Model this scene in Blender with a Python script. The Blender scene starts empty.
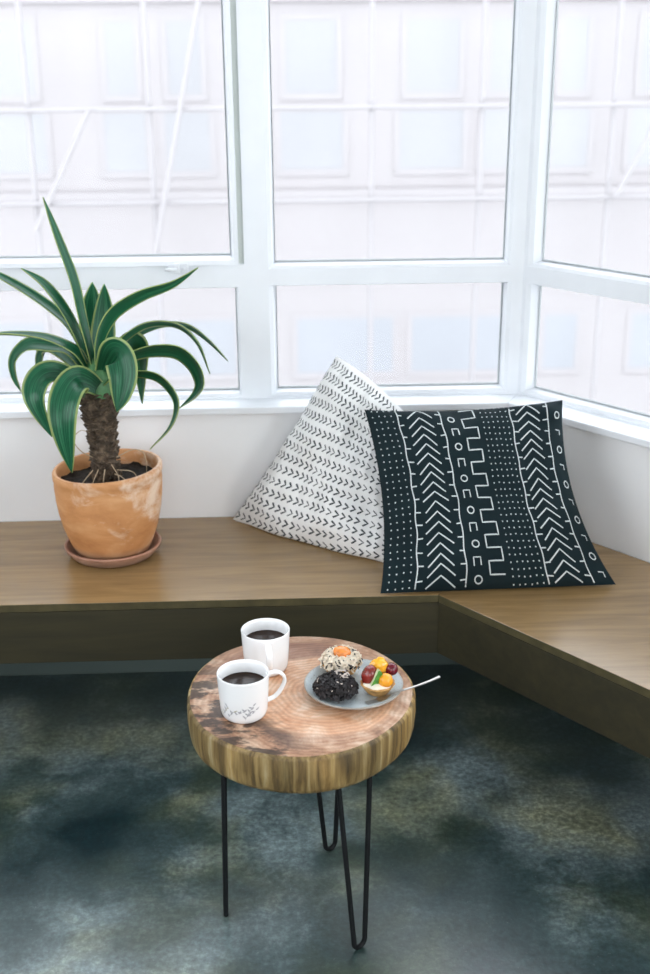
import bpy, math, random
from mathutils import Vector, noise
random.seed(7)
SC = bpy.context.scene
COL = SC.collection
PI = math.pi

# ------------------------------------------------------------------ materials
def nmat(name):
    m = bpy.data.materials.new(name); m.use_nodes = True
    nt = m.node_tree; b = nt.nodes['Principled BSDF']
    return m, nt, b
def N(nt, typ, **kw):
    n = nt.nodes.new(typ)
    for k, v in kw.items():
        if k in n.inputs: n.inputs[k].default_value = v
        else: setattr(n, k, v)
    return n
def L(nt, a, b): nt.links.new(a, b)
def ramp(nt, fac, stops):
    r = nt.nodes.new('ShaderNodeValToRGB')
    els = r.color_ramp.elements
    while len(els) < len(stops): els.new(0.5)
    for e, (p, c) in zip(els, stops):
        e.position = p; e.color = (c[0], c[1], c[2], 1)
    L(nt, fac, r.inputs[0]); return r.outputs[0]
def coords(nt, scale=(1, 1, 1), kind='Object', rot=(0, 0, 0), loc=(0, 0, 0)):
    t = nt.nodes.new('ShaderNodeTexCoord'); mp = nt.nodes.new('ShaderNodeMapping')
    mp.inputs['Scale'].default_value = scale; mp.inputs['Rotation'].default_value = rot; mp.inputs['Location'].default_value = loc
    L(nt, t.outputs[kind], mp.inputs[0]); return mp.outputs[0]
def tex(nt, vec, scale, detail=4, rough=.55, dist=0):
    n = nt.nodes.new('ShaderNodeTexNoise')
    n.inputs['Scale'].default_value = scale; n.inputs['Detail'].default_value = detail
    n.inputs['Roughness'].default_value = rough; n.inputs['Distortion'].default_value = dist
    L(nt, vec, n.inputs['Vector']); return n.outputs['Fac']
def mth(nt, op, a, b=None, c=None, clamp=False):
    n = nt.nodes.new('ShaderNodeMath'); n.operation = op; n.use_clamp = clamp
    for i, v in enumerate((a, b, c)):
        if v is None: continue
        if isinstance(v, (int, float)): n.inputs[i].default_value = v
        else: L(nt, v, n.inputs[i])
    return n.outputs[0]
def mixc(nt, fac, a, b, mode='MIX'):
    n = nt.nodes.new('ShaderNodeMix'); n.data_type = 'RGBA'; n.blend_type = mode
    if isinstance(fac, (int, float)): n.inputs[0].default_value = fac
    else: L(nt, fac, n.inputs[0])
    for i, v in ((6, a), (7, b)):
        if isinstance(v, tuple): n.inputs[i].default_value = (*v, 1)
        else: L(nt, v, n.inputs[i])
    return n.outputs[2]
def bump(nt, b, h, strength=.3, dist=.01):
    n = nt.nodes.new('ShaderNodeBump'); n.inputs['Strength'].default_value = strength; n.inputs['Distance'].default_value = dist
    L(nt, h, n.inputs['Height']); L(nt, n.outputs[0], b.inputs['Normal'])
def simple(name, col, rough=.5, spec=.5, metal=0, var=.0, vscale=20, bmp=0, bscale=200, sheen=0):
    m, nt, b = nmat(name)
    b.inputs['Roughness'].default_value = rough; b.inputs['Specular IOR Level'].default_value = spec
    b.inputs['Metallic'].default_value = metal
    v = coords(nt)
    f = tex(nt, v, vscale)
    lo = tuple(max(0, c * (1 - var)) for c in col); hi = tuple(min(1, c * (1 + var)) for c in col)
    L(nt, ramp(nt, f, [(.3, lo), (.7, hi)]), b.inputs['Base Color'])
    if bmp: bump(nt, b, tex(nt, v, bscale), bmp, .002)
    if sheen: b.inputs['Sheen Weight'].default_value = sheen
    return m

def wloc(o):
    v = Vector(o.location)
    while o.parent is not None: o = o.parent; v = v + o.location
    return v
# ------------------------------------------------------------------ mesh helpers
class MB:
    def __init__(s): s.v = []; s.f = []; s.mi = []; s.uv = {}
    def add(s, vs, fs, mi=0, uvs=None):
        o = len(s.v); s.v += [Vector(p) for p in vs]
        for f in fs: s.f.append([i + o for i in f]); s.mi.append(mi)
        if uvs:
            for i, t in enumerate(uvs): s.uv[o + i] = t
        return s
    def hexa(s, p, mi=0):           # 8 points: bottom ring 0-3, top ring 4-7
        return s.add(p, [(3,2,1,0),(4,5,6,7),(0,1,5,4),(1,2,6,5),(2,3,7,6),(3,0,4,7)], mi)
    def box(s, x0, x1, y0, y1, z0, z1, mi=0):
        return s.hexa([(x0,y0,z0),(x1,y0,z0),(x1,y1,z0),(x0,y1,z0),(x0,y0,z1),(x1,y0,z1),(x1,y1,z1),(x0,y1,z1)], mi)
    def prism(s, poly, z0, z1, mi=0):
        n = len(poly)
        vs = [(p[0], p[1], z0) for p in poly] + [(p[0], p[1], z1) for p in poly]
        return s.add(vs, [tuple(range(n))[::-1], tuple(range(n, 2*n))] + [(i, (i+1) % n, n+(i+1) % n, n+i) for i in range(n)], mi)
    def lathe(s, prof, seg=48, c=(0,0,0), mi=0, wob=None, closed=False):
        vs = []; fs = []
        for i, (r, z) in enumerate(prof):
            for k in range(seg):
                a = 2*PI*k/seg; rr = r if wob is None else r*wob(a, z)
                vs.append((c[0]+rr*math.cos(a), c[1]+rr*math.sin(a), c[2]+z))
        n = len(prof)
        for i in range(n-1 if not closed else n):
            for k in range(seg):
                a, b = i*seg+k, i*seg+(k+1) % seg; j = (i+1) % n
                fs.append((a, b, j*seg+(k+1) % seg, j*seg+k))
        return s.add(vs, fs, mi)
    def tube(s, pts, r, seg=10, mi=0, flat=1.0, cap=True):
        pts = [Vector(p) for p in pts]; n = len(pts); vs = []; fs = []
        up = None
        for i, p in enumerate(pts):
            t = (pts[min(i+1, n-1)] - pts[max(i-1, 0)]).normalized()
            if up is None:
                up = Vector((0,0,1)) if abs(t.z) < .9 else Vector((1,0,0))
            a = t.cross(up).normalized(); up = a.cross(t).normalized()
            rr = r(i/(n-1)) if callable(r) else r
            for k in range(seg):
                th = 2*PI*k/seg
                vs.append(p + a*math.cos(th)*rr + up*math.sin(th)*rr*flat)
        for i in range(n-1):
            for k in range(seg):
                fs.append((i*seg+k, i*seg+(k+1) % seg, (i+1)*seg+(k+1) % seg, (i+1)*seg+k))
        if cap: fs += [tuple(range(seg))[::-1], tuple(range((n-1)*seg, n*seg))]
        return s.add(vs, fs, mi)
    def ball(s, c, r, mi=0, seg=16, rings=10, fn=None, sc=(1,1,1)):
        vs = []; fs = []
        for i in range(rings+1):
            ph = PI*i/rings
            for k in range(seg):
                th = 2*PI*k/seg
                d = Vector((math.sin(ph)*math.cos(th), math.sin(ph)*math.sin(th), math.cos(ph)))
                q = fn(d) if fn else 1
                vs.append((c[0]+d.x*r*q*sc[0], c[1]+d.y*r*q*sc[1], c[2]+d.z*r*q*sc[2]))
        for i in range(rings):
            for k in range(seg): fs.append((i*seg+k, (i+1)*seg+k, (i+1)*seg+(k+1) % seg, i*seg+(k+1) % seg))
        return s.add(vs, fs, mi)
    def build(s, name, mats, parent=None, smooth=True, bevel=0, angle=40, origin=None, merge=True):
        me = bpy.data.meshes.new(name)
        o0 = Vector(origin) if origin is not None else Vector((0,0,0))
        me.from_pydata([p - o0 for p in s.v], [], s.f)
        if not isinstance(mats, (list, tuple)): mats = [mats]
        for m in mats: me.materials.append(m)
        me.polygons.foreach_set('material_index', s.mi)
        if s.uv:
            ul = me.uv_layers.new(name='UVMap')
            for lp in me.loops: ul.data[lp.index].uv = s.uv.get(lp.vertex_index, (0, 0))
        import bmesh
        bm = bmesh.new(); bm.from_mesh(me)
        if merge: bmesh.ops.remove_doubles(bm, verts=bm.verts, dist=1e-6)
        bmesh.ops.recalc_face_normals(bm, faces=bm.faces)
        bm.to_mesh(me); bm.free()
        if smooth:
            me.polygons.foreach_set('use_smooth', [True]*len(me.polygons))
            me.set_sharp_from_angle(angle=math.radians(angle))
        me.update()
        o = bpy.data.objects.new(name, me); COL.objects.link(o); o.location = o0
        if parent is not None:
            o.parent = parent; o.location = o0 - wloc(parent)
        if bevel:
            md = o.modifiers.new('bevel', 'BEVEL'); md.width = bevel; md.segments = 2; md.limit_method = 'ANGLE'
        return o
def tag(o, label=None, cat=None, group=None, kind=None):
    for k, v in (('label', label), ('category', cat), ('group', group), ('kind', kind)):
        if v: o[k] = v
    return o
def empty(name, loc, label=None, cat=None, group=None):
    o = bpy.data.objects.new(name, None); COL.objects.link(o); o.location = loc; o.empty_display_size = .05
    return tag(o, label, cat, group)
def crom(pts, n):
    P = [Vector(p) for p in pts]; out = []
    P = [2*P[0]-P[1]] + P + [2*P[-1]-P[-2]]
    m = len(P) - 3
    for i in range(n+1):
        t = i/n*m; k = min(int(t), m-1); u = t-k
        a, b, c, d = P[k:k+4]
        out.append(.5*((2*b) + (c-a)*u + (2*a-5*b+4*c-d)*u*u + (3*b-a-3*c+d)*u**3))
    return out

# ------------------------------------------------------------------ plan of the bay
D = 2.8607                                # inner face of the back wall
AL = 0.6728                               # the right wall turns towards the viewer
CX0 = 0.5769
C = Vector((CX0, D, 0)); W = Vector((math.sin(AL), -math.cos(AL), 0)); NW = Vector((-math.cos(AL), -math.sin(AL), 0))
TT = (1-math.sin(AL))/math.cos(AL)
def mit(d): return Vector((CX0 + d*TT, D + d, 0))        # mitre line, d outwards
def onb(x, d, z): return Vector((x, D + d, z))
def onr(s, d, z): return C + W*s - NW*d + Vector((0, 0, z))
def wbox(mb, wall, s0, s1, d0, d1, z0, z1, mi=0):
    """box along a wall; s = None means: end on the mitre"""
    P = {'b': onb, 'r': onr}[wall]
    def q(s, d, z):
        if s is None: v = mit(d); return Vector((v.x, v.y, z))
        return P(s, d, z)
    mb.hexa([q(s0,d0,z0), q(s1,d0,z0), q(s1,d1,z0), q(s0,d1,z0), q(s0,d0,z1), q(s1,d0,z1), q(s1,d1,z1), q(s0,d1,z1)], mi)
HB = 0.4517; DEP = 0.5028; HF = 0.147
XL = -1.95; RL = 3.3; YB = -2.3; ZC = 2.9
RE = onr(RL, 0, 0)                        # end of the right bay wall
WST = 3.6; LL = .05; LB = .1; LR = 3.8; EXPO = .26

# ------------------------------------------------------------------ surfaces
def wall_mat():
    m, nt, b = nmat('white wall paint')
    b.inputs['Roughness'].default_value = .55
    f = tex(nt, coords(nt), 3, 5)
    L(nt, ramp(nt, f, [(.3, (.78,.79,.80)), (.7, (.83,.835,.845))]), b.inputs['Base Color'])
    bump(nt, b, tex(nt, coords(nt), 60), .08, .003)
    return m
M_wall = wall_mat()
M_frame = simple('white gloss frame paint', (.79,.815,.85), .35, .5, var=.03, vscale=6)
M_gasket = simple('grey glazing seal', (.42,.45,.46), .6)
M_groove = simple('grey green frame groove', (.62,.66,.62), .5)
M_ceil = simple('pale ceiling', (.55,.55,.54), .7)
M_dim = simple('grey brown wall paint', (.16,.15,.14), .7)

def floor_mat():
    m, nt, b = nmat('polished dark concrete')
    v = coords(nt)
    n1 = tex(nt, coords(nt, loc=(FO[0], FO[1], 0)), 1.7, 3, .5, .4); n2 = tex(nt, v, 6, 7, .62, .3); n3 = tex(nt, v, 75, 5, .7)
    n4 = tex(nt, coords(nt, loc=(5, 2, 0)), 3.2, 4, .55, .3)
    big = mth(nt, 'ADD', mth(nt, 'MULTIPLY', n1, .65), mth(nt, 'MULTIPLY', n2, .35))
    base = ramp(nt, big, [(.37, FL[0]), (.49, FL[1]), (.64, FL[2])])
    tint = ramp(nt, n4, [(.38, (1.15,1.05,.72)), (.55, (.9,1.0,1.05))])
    c = mixc(nt, 1, base, tint, 'MULTIPLY')
    fine = ramp(nt, n3, [(.33, (.5,.5,.5)), (.5, (1,1,1)), (.66, (1.8,1.8,1.7))])
    c = mixc(nt, .8, c, fine, 'MULTIPLY')
    fl_ = tex(nt, coords(nt, loc=(1, 7, 0)), 130, 3, .8)
    c = mixc(nt, mth(nt, 'MULTIPLY', ramp(nt, fl_, [(.66, (0,0,0)), (.72, (1,1,1))]), .35), c, (.50,.52,.50))
    L(nt, c, b.inputs['Base Color'])
    L(nt, mth(nt, 'MULTIPLY_ADD', n2, .22, FR), b.inputs['Roughness'])
    b.inputs['IOR'].default_value = 2.0
    h = mth(nt, 'ADD', mth(nt, 'MULTIPLY', n2, 1.0), mth(nt, 'MULTIPLY', n3, .25))
    bump(nt, b, h, .25, .006)
    return m
FL = [(.006,.022,.026), (.048,.076,.076), (.27,.32,.32)]; FR = .22; FO = (2.3, 1.1)
M_floor = floor_mat()

def wood_mat(name, cols, rot=0, rough=.27):
    m, nt, b = nmat(name)
    v = coords(nt, (1.2, 14, 14), rot=(0, 0, rot))
    g = tex(nt, v, 3, 6, .6, .6)
    big = tex(nt, coords(nt, (1, 2.5, 2.5), rot=(0, 0, rot)), 1.6, 3)
    c = ramp(nt, g, [(.3, cols[0]), (.7, cols[1])])
    t = ramp(nt, big, [(.35, (.86,.86,.86)), (.65, (1.1,1.08,1.05))])
    L(nt, mixc(nt, 1, c, t, 'MULTIPLY'), b.inputs['Base Color'])
    b.inputs['Roughness'].default_value = rough; b.inputs['IOR'].default_value = 1.8 if rough < .4 else 1.4
    bump(nt, b, g, .05, .002)
    return m
BC = [(.215,.132,.052), (.33,.21,.09)]
M_bench_l = wood_mat('brown plywood, grain along window', BC)
M_bench_r = wood_mat('brown plywood, grain along side', BC, rot=math.radians(90) - AL)
M_edge = simple('dark oiled plywood edge', (.070,.058,.026), .5, .3, var=.25, vscale=30)
FC = [(.026,.023,.011), (.042,.035,.016)]
M_fas_l = wood_mat('dark plywood edge left', FC, rough=.5)
M_fas_r = wood_mat('dark plywood edge right', FC, rot=math.radians(90) - AL, rough=.5)

# ------------------------------------------------------------------ the room
def struct(o): o['kind'] = 'structure'; return o
mb = MB(); mb.box(XL - .2, RE.x + .2, YB - .2, D + .6, -.06, 0); struct(mb.build('floor', M_floor, smooth=False))
mb = MB(); mb.box(XL - .2, RE.x + .2, YB - .2, D + .3, ZC, ZC + .1); struct(mb.build('ceiling', M_ceil, smooth=False))
ZS = .735                                  # underside of the sill
ZT = 2.42                                  # head of the windows
mb = MB(); wbox(mb, 'b', XL - .15, None, 0, .18, 0, ZS); wbox(mb, 'b', XL - .15, None, 0, .18, ZT, ZC)
wbox(mb, 'b', XL - .15, -.86, 0, .18, ZS, ZT)
struct(mb.build('wall_back', M_wall, smooth=False))
mb = MB(); wbox(mb, 'r', None, RL, 0, .18, 0, ZS); wbox(mb, 'r', None, RL, 0, .18, ZT, ZC)
wbox(mb, 'r', 3.16, RL, 0, .18, ZS, ZT)
struct(mb.build('wall_right', M_wall, smooth=False))
mb = MB()
mb.box(RE.x, RE.x + .15, YB, RE.y + .09, 0, .6); mb.box(RE.x, RE.x + .15, YB, RE.y + .09, 2.6, ZC)
mb.box(RE.x, RE.x + .15, YB, -2.05, .6, 2.6); mb.box(RE.x, RE.x + .15, .05, RE.y + .09, .6, 2.6)
struct(mb.build('wall_side', M_wall, smooth=False))
# left and rear walls, out of view, each with a big opening added for a fill lamp
mb = MB()
mb.box(XL - .15, XL, YB, D, 0, .85); mb.box(XL - .15, XL, YB, D, 2.5, ZC)
mb.box(XL - .15, XL, YB, -.9, .85, 2.5); mb.box(XL - .15, XL, 2.3, D, .85, 2.5)
struct(mb.build('wall_left', M_dim, smooth=False))
mb = MB()
mb.box(XL, RE.x, YB - .15, YB, 0, .7); mb.box(XL, RE.x, YB - .15, YB, 2.5, ZC)
mb.box(XL, -1.4, YB - .15, YB, .7, 2.5); mb.box(1.1, RE.x, YB - .15, YB, .7, 2.5)
struct(mb.build('wall_rear', M_dim, smooth=False))
# window board running round the corner
mb = MB()
wbox(mb, 'b', XL, None, -.022, .13, ZS + .001, .7545)
struct(mb.build('trim_1', M_frame, smooth=False, bevel=.003))
mb = MB()
wbox(mb, 'r', None, RL, -.022, .13, ZS + .001, .7545)
struct(mb.build('trim_2', M_frame, smooth=False, bevel=.003))

M_base_shade = simple('grey green shaded skirting', (.085,.115,.105), .5)  # skirting added dark: its colour stands in for shade under the bench
mb = MB(); wbox(mb, 'b', XL, None, -.012, -.001, .001, .12); struct(mb.build('shaded_baseboard_back', M_base_shade, smooth=False))
mb = MB(); wbox(mb, 'r', None, RL, -.012, -.001, .001, .12); struct(mb.build('shaded_baseboard_right', M_base_shade, smooth=False))
# ------------------------------------------------------------------ windows
def glass_mat():
    m = bpy.data.materials.new('hazy window glass'); m.use_nodes = True
    nt = m.node_tree; nt.nodes.clear()
    out = nt.nodes.new('ShaderNodeOutputMaterial')
    tr = nt.nodes.new('ShaderNodeBsdfTransparent'); tr.inputs[0].default_value = (.97,.98,.985,1)
    gl = nt.nodes.new('ShaderNodeBsdfGlossy'); gl.inputs['Roughness'].default_value = .03
    df = nt.nodes.new('ShaderNodeBsdfTranslucent'); df.inputs[0].default_value = (.95,.96,.98,1)
    lw = nt.nodes.new('ShaderNodeLayerWeight'); lw.inputs[0].default_value = .12
    m1 = nt.nodes.new('ShaderNodeMixShader'); m2 = nt.nodes.new('ShaderNodeMixShader')
    f = tex(nt, coords(nt), 2.5, 5)
    L(nt, mth(nt, 'MULTIPLY', f, GH), m1.inputs[0])
    L(nt, tr.outputs[0], m1.inputs[1]); L(nt, df.outputs[0], m1.inputs[2])
    L(nt, mth(nt, 'MULTIPLY', lw.outputs['Fresnel'], .6), m2.inputs[0])
    L(nt, m1.outputs[0], m2.inputs[1]); L(nt, gl.outputs[0], m2.inputs[2])
    L(nt, m2.outputs[0], out.inputs[0]); return m
GH = .04
M_glass = glass_mat()
DF, DG, DBK = .06, .095, .12               # frame face, glass, back of frame (outwards)
def window(name, wall, s0, s1, panes, label, fz0=.750, fz1=ZT, trans=(1.057, 1.089), sash=None):
    """panes: (s0, s1, z0, z1, bead_left, bead_right, bead_bottom, bead_top) measured at the glass"""
    P = {'b': onb, 'r': onr}[wall]
    m = MB()
    lo, hi = panes[0], panes[1]
    a0 = min(p[0]-p[4] for p in panes); b0 = max(p[1]+p[5] for p in panes)
    for p in panes:                        # stiles beside each pane, up to the rails
        za, zb = p[2]-p[6], p[3]+p[7]
        wbox(m, wall, s0, p[0]-p[4], DF, DBK, za, zb)
        gp = .014 if (sash and p is hi) else 0
        wbox(m, wall, p[1]+p[5]+gp, s1, DF, DBK, za, zb)
        if gp: wbox(m, wall, p[1]+p[5], p[1]+p[5]+gp, DF+.010, DBK, za, zb, 1)
    wbox(m, wall, s0, s1, DF, DBK, fz0, lo[2]-lo[6])
    wbox(m, wall, s0, s1, DF, DBK, lo[3]+lo[7], hi[2]-hi[6])
    wbox(m, wall, s0, s1, DF, DBK, hi[3]+hi[7], fz1)
    fr = m.build(name, [M_frame, M_groove], smooth=False)
    tag(fr, label, kind='structure')
    for p in panes:
        sa, sb, za, zb, bl, br, bb, bt = p
        oz = -.012 if (sash and p is hi) else 0
        b = MB()                            # sloping bead round the pane
        o = [P(sa-bl, DF+oz, za-bb), P(sb+br, DF+oz, za-bb), P(sb+br, DF+oz, zb+bt), P(sa-bl, DF+oz, zb+bt)]
        k = .45
        mdl = [P(sa-bl*k, DF+.006+oz, za-bb*k), P(sb+br*k, DF+.006+oz, za-bb*k), P(sb+br*k, DF+.006+oz, zb+bt*k), P(sa-bl*k, DF+.006+oz, zb+bt*k)]
        i = [P(sa, DG, za), P(sb, DG, za), P(sb, DG, zb), P(sa, DG, zb)]
        bk = [P(sa-bl, DG+.01, za-bb), P(sb+br, DG+.01, za-bb), P(sb+br, DG+.01, zb+bt), P(sa-bl, DG+.01, zb+bt)]
        vs = o + mdl + i + bk; fs = []
        for r_ in range(4):
            for q in range(4):
                n_ = (r_+1) % 4
                fs.append((r_*4+q, r_*4+(q+1) % 4, n_*4+(q+1) % 4, n_*4+q))
        b.add(vs, fs); b.build('glazing_bead', M_frame, fr, smooth=False)
        g = MB(); e = .0028                 # dark seal
        wbox(g, wall, sa, sb, DG-.006, DG, za, za+e); wbox(g, wall, sb-e*.8, sb, DG-.006, DG, za+e, zb)
        wbox(g, wall, sa, sa+e*.35, DG-.006, DG, za+e, zb); wbox(g, wall, sa, sb, DG-.006, DG, zb-e*.5, zb)
        g.build('glazing_seal', M_gasket, fr, smooth=False)
        g = MB(); wbox(g, wall, sa-.004, sb+.004, DG+.001, DG+.005, za-.004, zb+.004); g.build('pane', M_glass, fr, smooth=False)
    return fr
mul = -.0635
w1 = window('window_1', 'b', -.86, mul, [(-.79, -.118, .772, 1.040, .02, .007, .012, .004), (-.79, -.128, 1.121, 2.36, .02, .020, .020, .02)],
       'white framed window behind the potted plant', sash=True)
w2 = window('window_2', 'b', mul, None, [(-.0165, .560, .774, 1.043, .018, .018, .012, .004), (-.0175, .5595, 1.101, 2.36, .018, .012, .014, .02)],
       'white framed window above the patterned cushions')
w3 = window('window_3', 'r', None, .70, [(.003, .640, .7725, 1.041, .022, .02, .012, .004), (.005, .640, 1.101, 2.36, .022, .02, .014, .02)],
       'white framed window in the angled right wall')
for n_, s0, s1, lb in (('window_4', .70, 1.36, 'white framed window along the right wall'), ('window_5', 1.36, 2.26, 'white framed window further along the right wall'), ('window_6', 2.26, 3.16, 'white framed window at the end of the right wall')):
    window(n_, 'r', s0, s1, [(s0+.06, s1-.06, .7725, 1.041, .02, .02, .012, .004), (s0+.06, s1-.06, 1.101, 2.36, .02, .02, .014, .02)], lb)
# catch of the upper left casement
mb = MB(); lx, lz = -.257, 1.094
mb.box(lx-.024, lx+.024, D+.046, D+.058, lz-.012, lz+.012); mb.box(lx-.010, lx+.004, D+.034, D+.05, lz-.009, lz+.014)
mb.tube([(lx-.004, D+.036, lz), (lx-.016, D+.026, lz+.001), (lx-.03, D+.028, lz+.002)], .0045, 8)
mb.tube([(lx+.014, D+.048, lz), (lx+.014, D+.040, lz)], .004, 8)
la = mb.build('window_catch', M_frame, w1, bevel=.001)

# ------------------------------------------------------------------ the built-in bench
F = mit(-DEP); g_ = .003
def benchpoly(d0, d1, wall, end):
    a, b = mit(-d0), mit(-d1)
    if wall == 'b': return [(end, D-d0), (a.x, a.y), (b.x, b.y), (end, D-d1)]
    e0, e1 = onr(end, -d0, 0), onr(end, -d1, 0)
    return [(a.x, a.y), (e0.x, e0.y), (e1.x, e1.y), (b.x, b.y)]
mid = mit(-.25)
root = empty('corner_bench', (mid.x, mid.y, 0), 'brown plywood corner bench with dark fascia running under the windows', 'bench')
for wall, end, ms, mf in (('b', XL+.004, M_bench_l, M_fas_l), ('r', RL-.06, M_bench_r, M_fas_r)):
    m = MB(); m.prism(benchpoly(.002, DEP, wall, end), HB-.019, HB); m.mi = [0, 0] + [1]*(len(m.f)-2); m.build('seat_top', [ms, M_edge], root, smooth=False, bevel=.0015)
    m = MB(); m.prism(benchpoly(DEP-.022, DEP-.0015, wall, end), HB-HF, HB-.0205); m.build('fascia', mf, root, smooth=False, bevel=.001)
    m = MB(); m.prism(benchpoly(.002, .04, wall, end), HB-.085, HB-.0195); m.build('wall_batten', mf, root, smooth=False)
    m = MB()
    if wall == 'b': m.box(XL+.004, XL+.03, D-DEP+.03, D-.05, 0, HB-.0195)
    else:
        q = [onr(RL-.09, -.05, 0), onr(RL-.062, -.05, 0), onr(RL-.062, -DEP+.03, 0), onr(RL-.09, -DEP+.03, 0)]
        m.prism([(p.x, p.y) for p in q], 0, HB-.0195)
    m.build('end_panel', mf, root, smooth=False)

# ------------------------------------------------------------------ log side table
TC = Vector((.018, 1.958, 0)); TZ = .45; TB = .372; TR = .2175
def logtop_mat():
    m, nt, b = nmat('sawn log end grain')
    v = coords(nt)
    sep = nt.nodes.new('ShaderNodeSeparateXYZ'); L(nt, v, sep.inputs[0])
    X, Y = sep.outputs[0], sep.outputs[1]
    n1 = tex(nt, v, 7, 4, .5)
    wob = mth(nt, 'MULTIPLY_ADD', n1, .05, -.025)
    dx = mth(nt, 'SUBTRACT', X, .045); dy = mth(nt, 'SUBTRACT', Y, -.015)
    r = mth(nt, 'SQRT', mth(nt, 'ADD', mth(nt, 'MULTIPLY', dx, dx), mth(nt, 'MULTIPLY', dy, dy)))
    r = mth(nt, 'ADD', r, wob)
    ring = mth(nt, 'MULTIPLY_ADD', mth(nt, 'SINE', mth(nt, 'MULTIPLY', r, 620)), .5, .5)
    saw = tex(nt, coords(nt, (10, 130, 6), rot=(0, 0, .7)), 3, 4)
    blot = tex(nt, v, 13, 8, .68, .5)
    inner = ramp(nt, blot, [(.32, (.52,.22,.09)), (.5, (.66,.39,.235)), (.66, (.80,.62,.48))])
    outer = ramp(nt, blot, [(.34, (.17,.075,.04)), (.5, (.44,.245,.145)), (.66, (.66,.49,.36))])
    msk = ramp(nt, r, [(.142, (0,0,0)), (.150, (1,1,1))])
    c = mixc(nt, msk, inner, outer)
    # reddish heart stain on the far side
    dirb = mth(nt, 'MULTIPLY', Y, 5.5); dirb = mth(nt, 'SUBTRACT', dirb, mth(nt, 'MULTIPLY', X, 1.2))
    far = mth(nt, 'MULTIPLY', mth(nt, 'SUBTRACT', dirb, .35, clamp=True), 1.3, clamp=True)
    edge = ramp(nt, mth(nt, 'SQRT', mth(nt, 'ADD', mth(nt, 'MULTIPLY', X, X), mth(nt, 'MULTIPLY', Y, Y))), [(.188, (1,1,1)), (.202, (0,0,0))])
    fm = mth(nt, 'MULTIPLY', mth(nt, 'MULTIPLY', far, msk), edge)
    c = mixc(nt, mth(nt, 'MULTIPLY', fm, .85), c, (.20,.075,.042))
    # dark scorch marks on the near left rim
    n2 = tex(nt, coords(nt, (4.5, 11, 5), rot=(0, 0, .25)), 2.6, 8, .66, .4)
    lf = mth(nt, 'ADD', mth(nt, 'MULTIPLY', X, -5.0), mth(nt, 'MULTIPLY', Y, -2.8))
    lm = mth(nt, 'MULTIPLY', mth(nt, 'SUBTRACT', lf, .36, clamp=True), 2.2, clamp=True)
    st = ramp(nt, n2, [(.46, (0,0,0)), (.54, (1,1,1))])
    sm = mth(nt, 'MULTIPLY', mth(nt, 'MULTIPLY', lm, st), .9)
    c = mixc(nt, sm, c, (.035,.022,.015))
    c = mixc(nt, mth(nt, 'MULTIPLY', ring, .38), c, mixc(nt, 1, c, (.55,.45,.4), 'MULTIPLY'))
    c = mixc(nt, .35, c, ramp(nt, saw, [(.35, (.75,.72,.7)), (.65, (1.2,1.2,1.2))]), 'MULTIPLY')
    L(nt, c, b.inputs['Base Color']); b.inputs['Roughness'].default_value = .5
    bump(nt, b, mth(nt, 'ADD', saw, mth(nt, 'MULTIPLY', ring, .3)), .15, .002)
    return m
def logside_mat():
    m, nt, b = nmat('weathered log side')
    a = tex(nt, coords(nt, (20, 20, 1.3)), 2.2, 5, .6, .3)
    d = tex(nt, coords(nt, (5, 5, .7)), 1.5, 5, .6, .4)
    c = ramp(nt, a, [(.32, (.035,.024,.010)), (.45, (.19,.118,.040)), (.56, (.36,.245,.095)), (.70, (.54,.45,.28))])
    t = ramp(nt, d, [(.35, (.26,.27,.22)), (.5, (.85,.85,.8)), (.64, (1.35,1.22,.98))])
    L(nt, mixc(nt, .9, c, t, 'MULTIPLY'), b.inputs['Base Color']); b.inputs['Roughness'].default_value = .6
    bump(nt, b, a, .5, .006)
    return m
M_ltop, M_lside = logtop_mat(), logside_mat()
M_steel = simple('black powder coated steel', (.006,.007,.008), .55, .25)
tbl = empty('log_side_table', (TC.x, TC.y, 0), 'round side table of a thick sawn log slice on three black hairpin legs', 'side table')
def logw(a, z): return 1/math.sqrt(math.cos(a)**2 + (math.sin(a)/1.05)**2) - 0 + .008*math.sin(3*a+.6) + .006*math.sin(5*a+2) + .004*noise.noise(Vector((math.cos(a)*6, math.sin(a)*6, z*8)))
mb = MB(); h = TZ - TB
side = [(TR-.012, TB), (TR-.005, TB+.003), (TR-.002, TB+.012), (TR+.0005, TB+h*.5), (TR, TZ-.008), (TR-.002, TZ-.003), (TR-.006, TZ)]
mb.lathe(side, 120, (TC.x, TC.y, 0), 1, logw)
topn = [(TR-.006, TZ), (TR*.7, TZ+.0005), (TR*.35, TZ), (.0005, TZ)]
mb.lathe(topn, 120, (TC.x, TC.y, 0), 0, logw)
mb.lathe([(.0005, TB), (TR-.012, TB)], 120, (TC.x, TC.y, 0), 1, logw)
mb.build('log_slab', [M_ltop, M_lside], tbl, angle=55, origin=(TC.x, TC.y, TZ))
def hairpin(f0, f1, t0, t1, bend):
    """rod, rounded foot, rod: bent from one bar"""
    f0, f1, t0, t1 = map(Vector, (f0, f1, t0, t1)); rr = .0050
    mid = (f0+f1)/2; ax = (f1-f0)/2; dn = Vector((0,0,1))
    pts = [t0 + (f0-t0)*k/10 for k in range(11)]
    for k in range(1, 8):
        th = PI*k/8; pts.append(mid - ax*math.cos(th) - dn*math.sin(th)*(f0.z-rr))
    pts += [f1 + (t1-f1)*k/10 for k in range(11)]
    m = MB(); m.tube(pts, rr, 12)
    for t in (t0, t1): m.box(t.x-.010, t.x+.010, t.y-.010, t.y+.010, TB-.004, TB+.0005)
    return m
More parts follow.
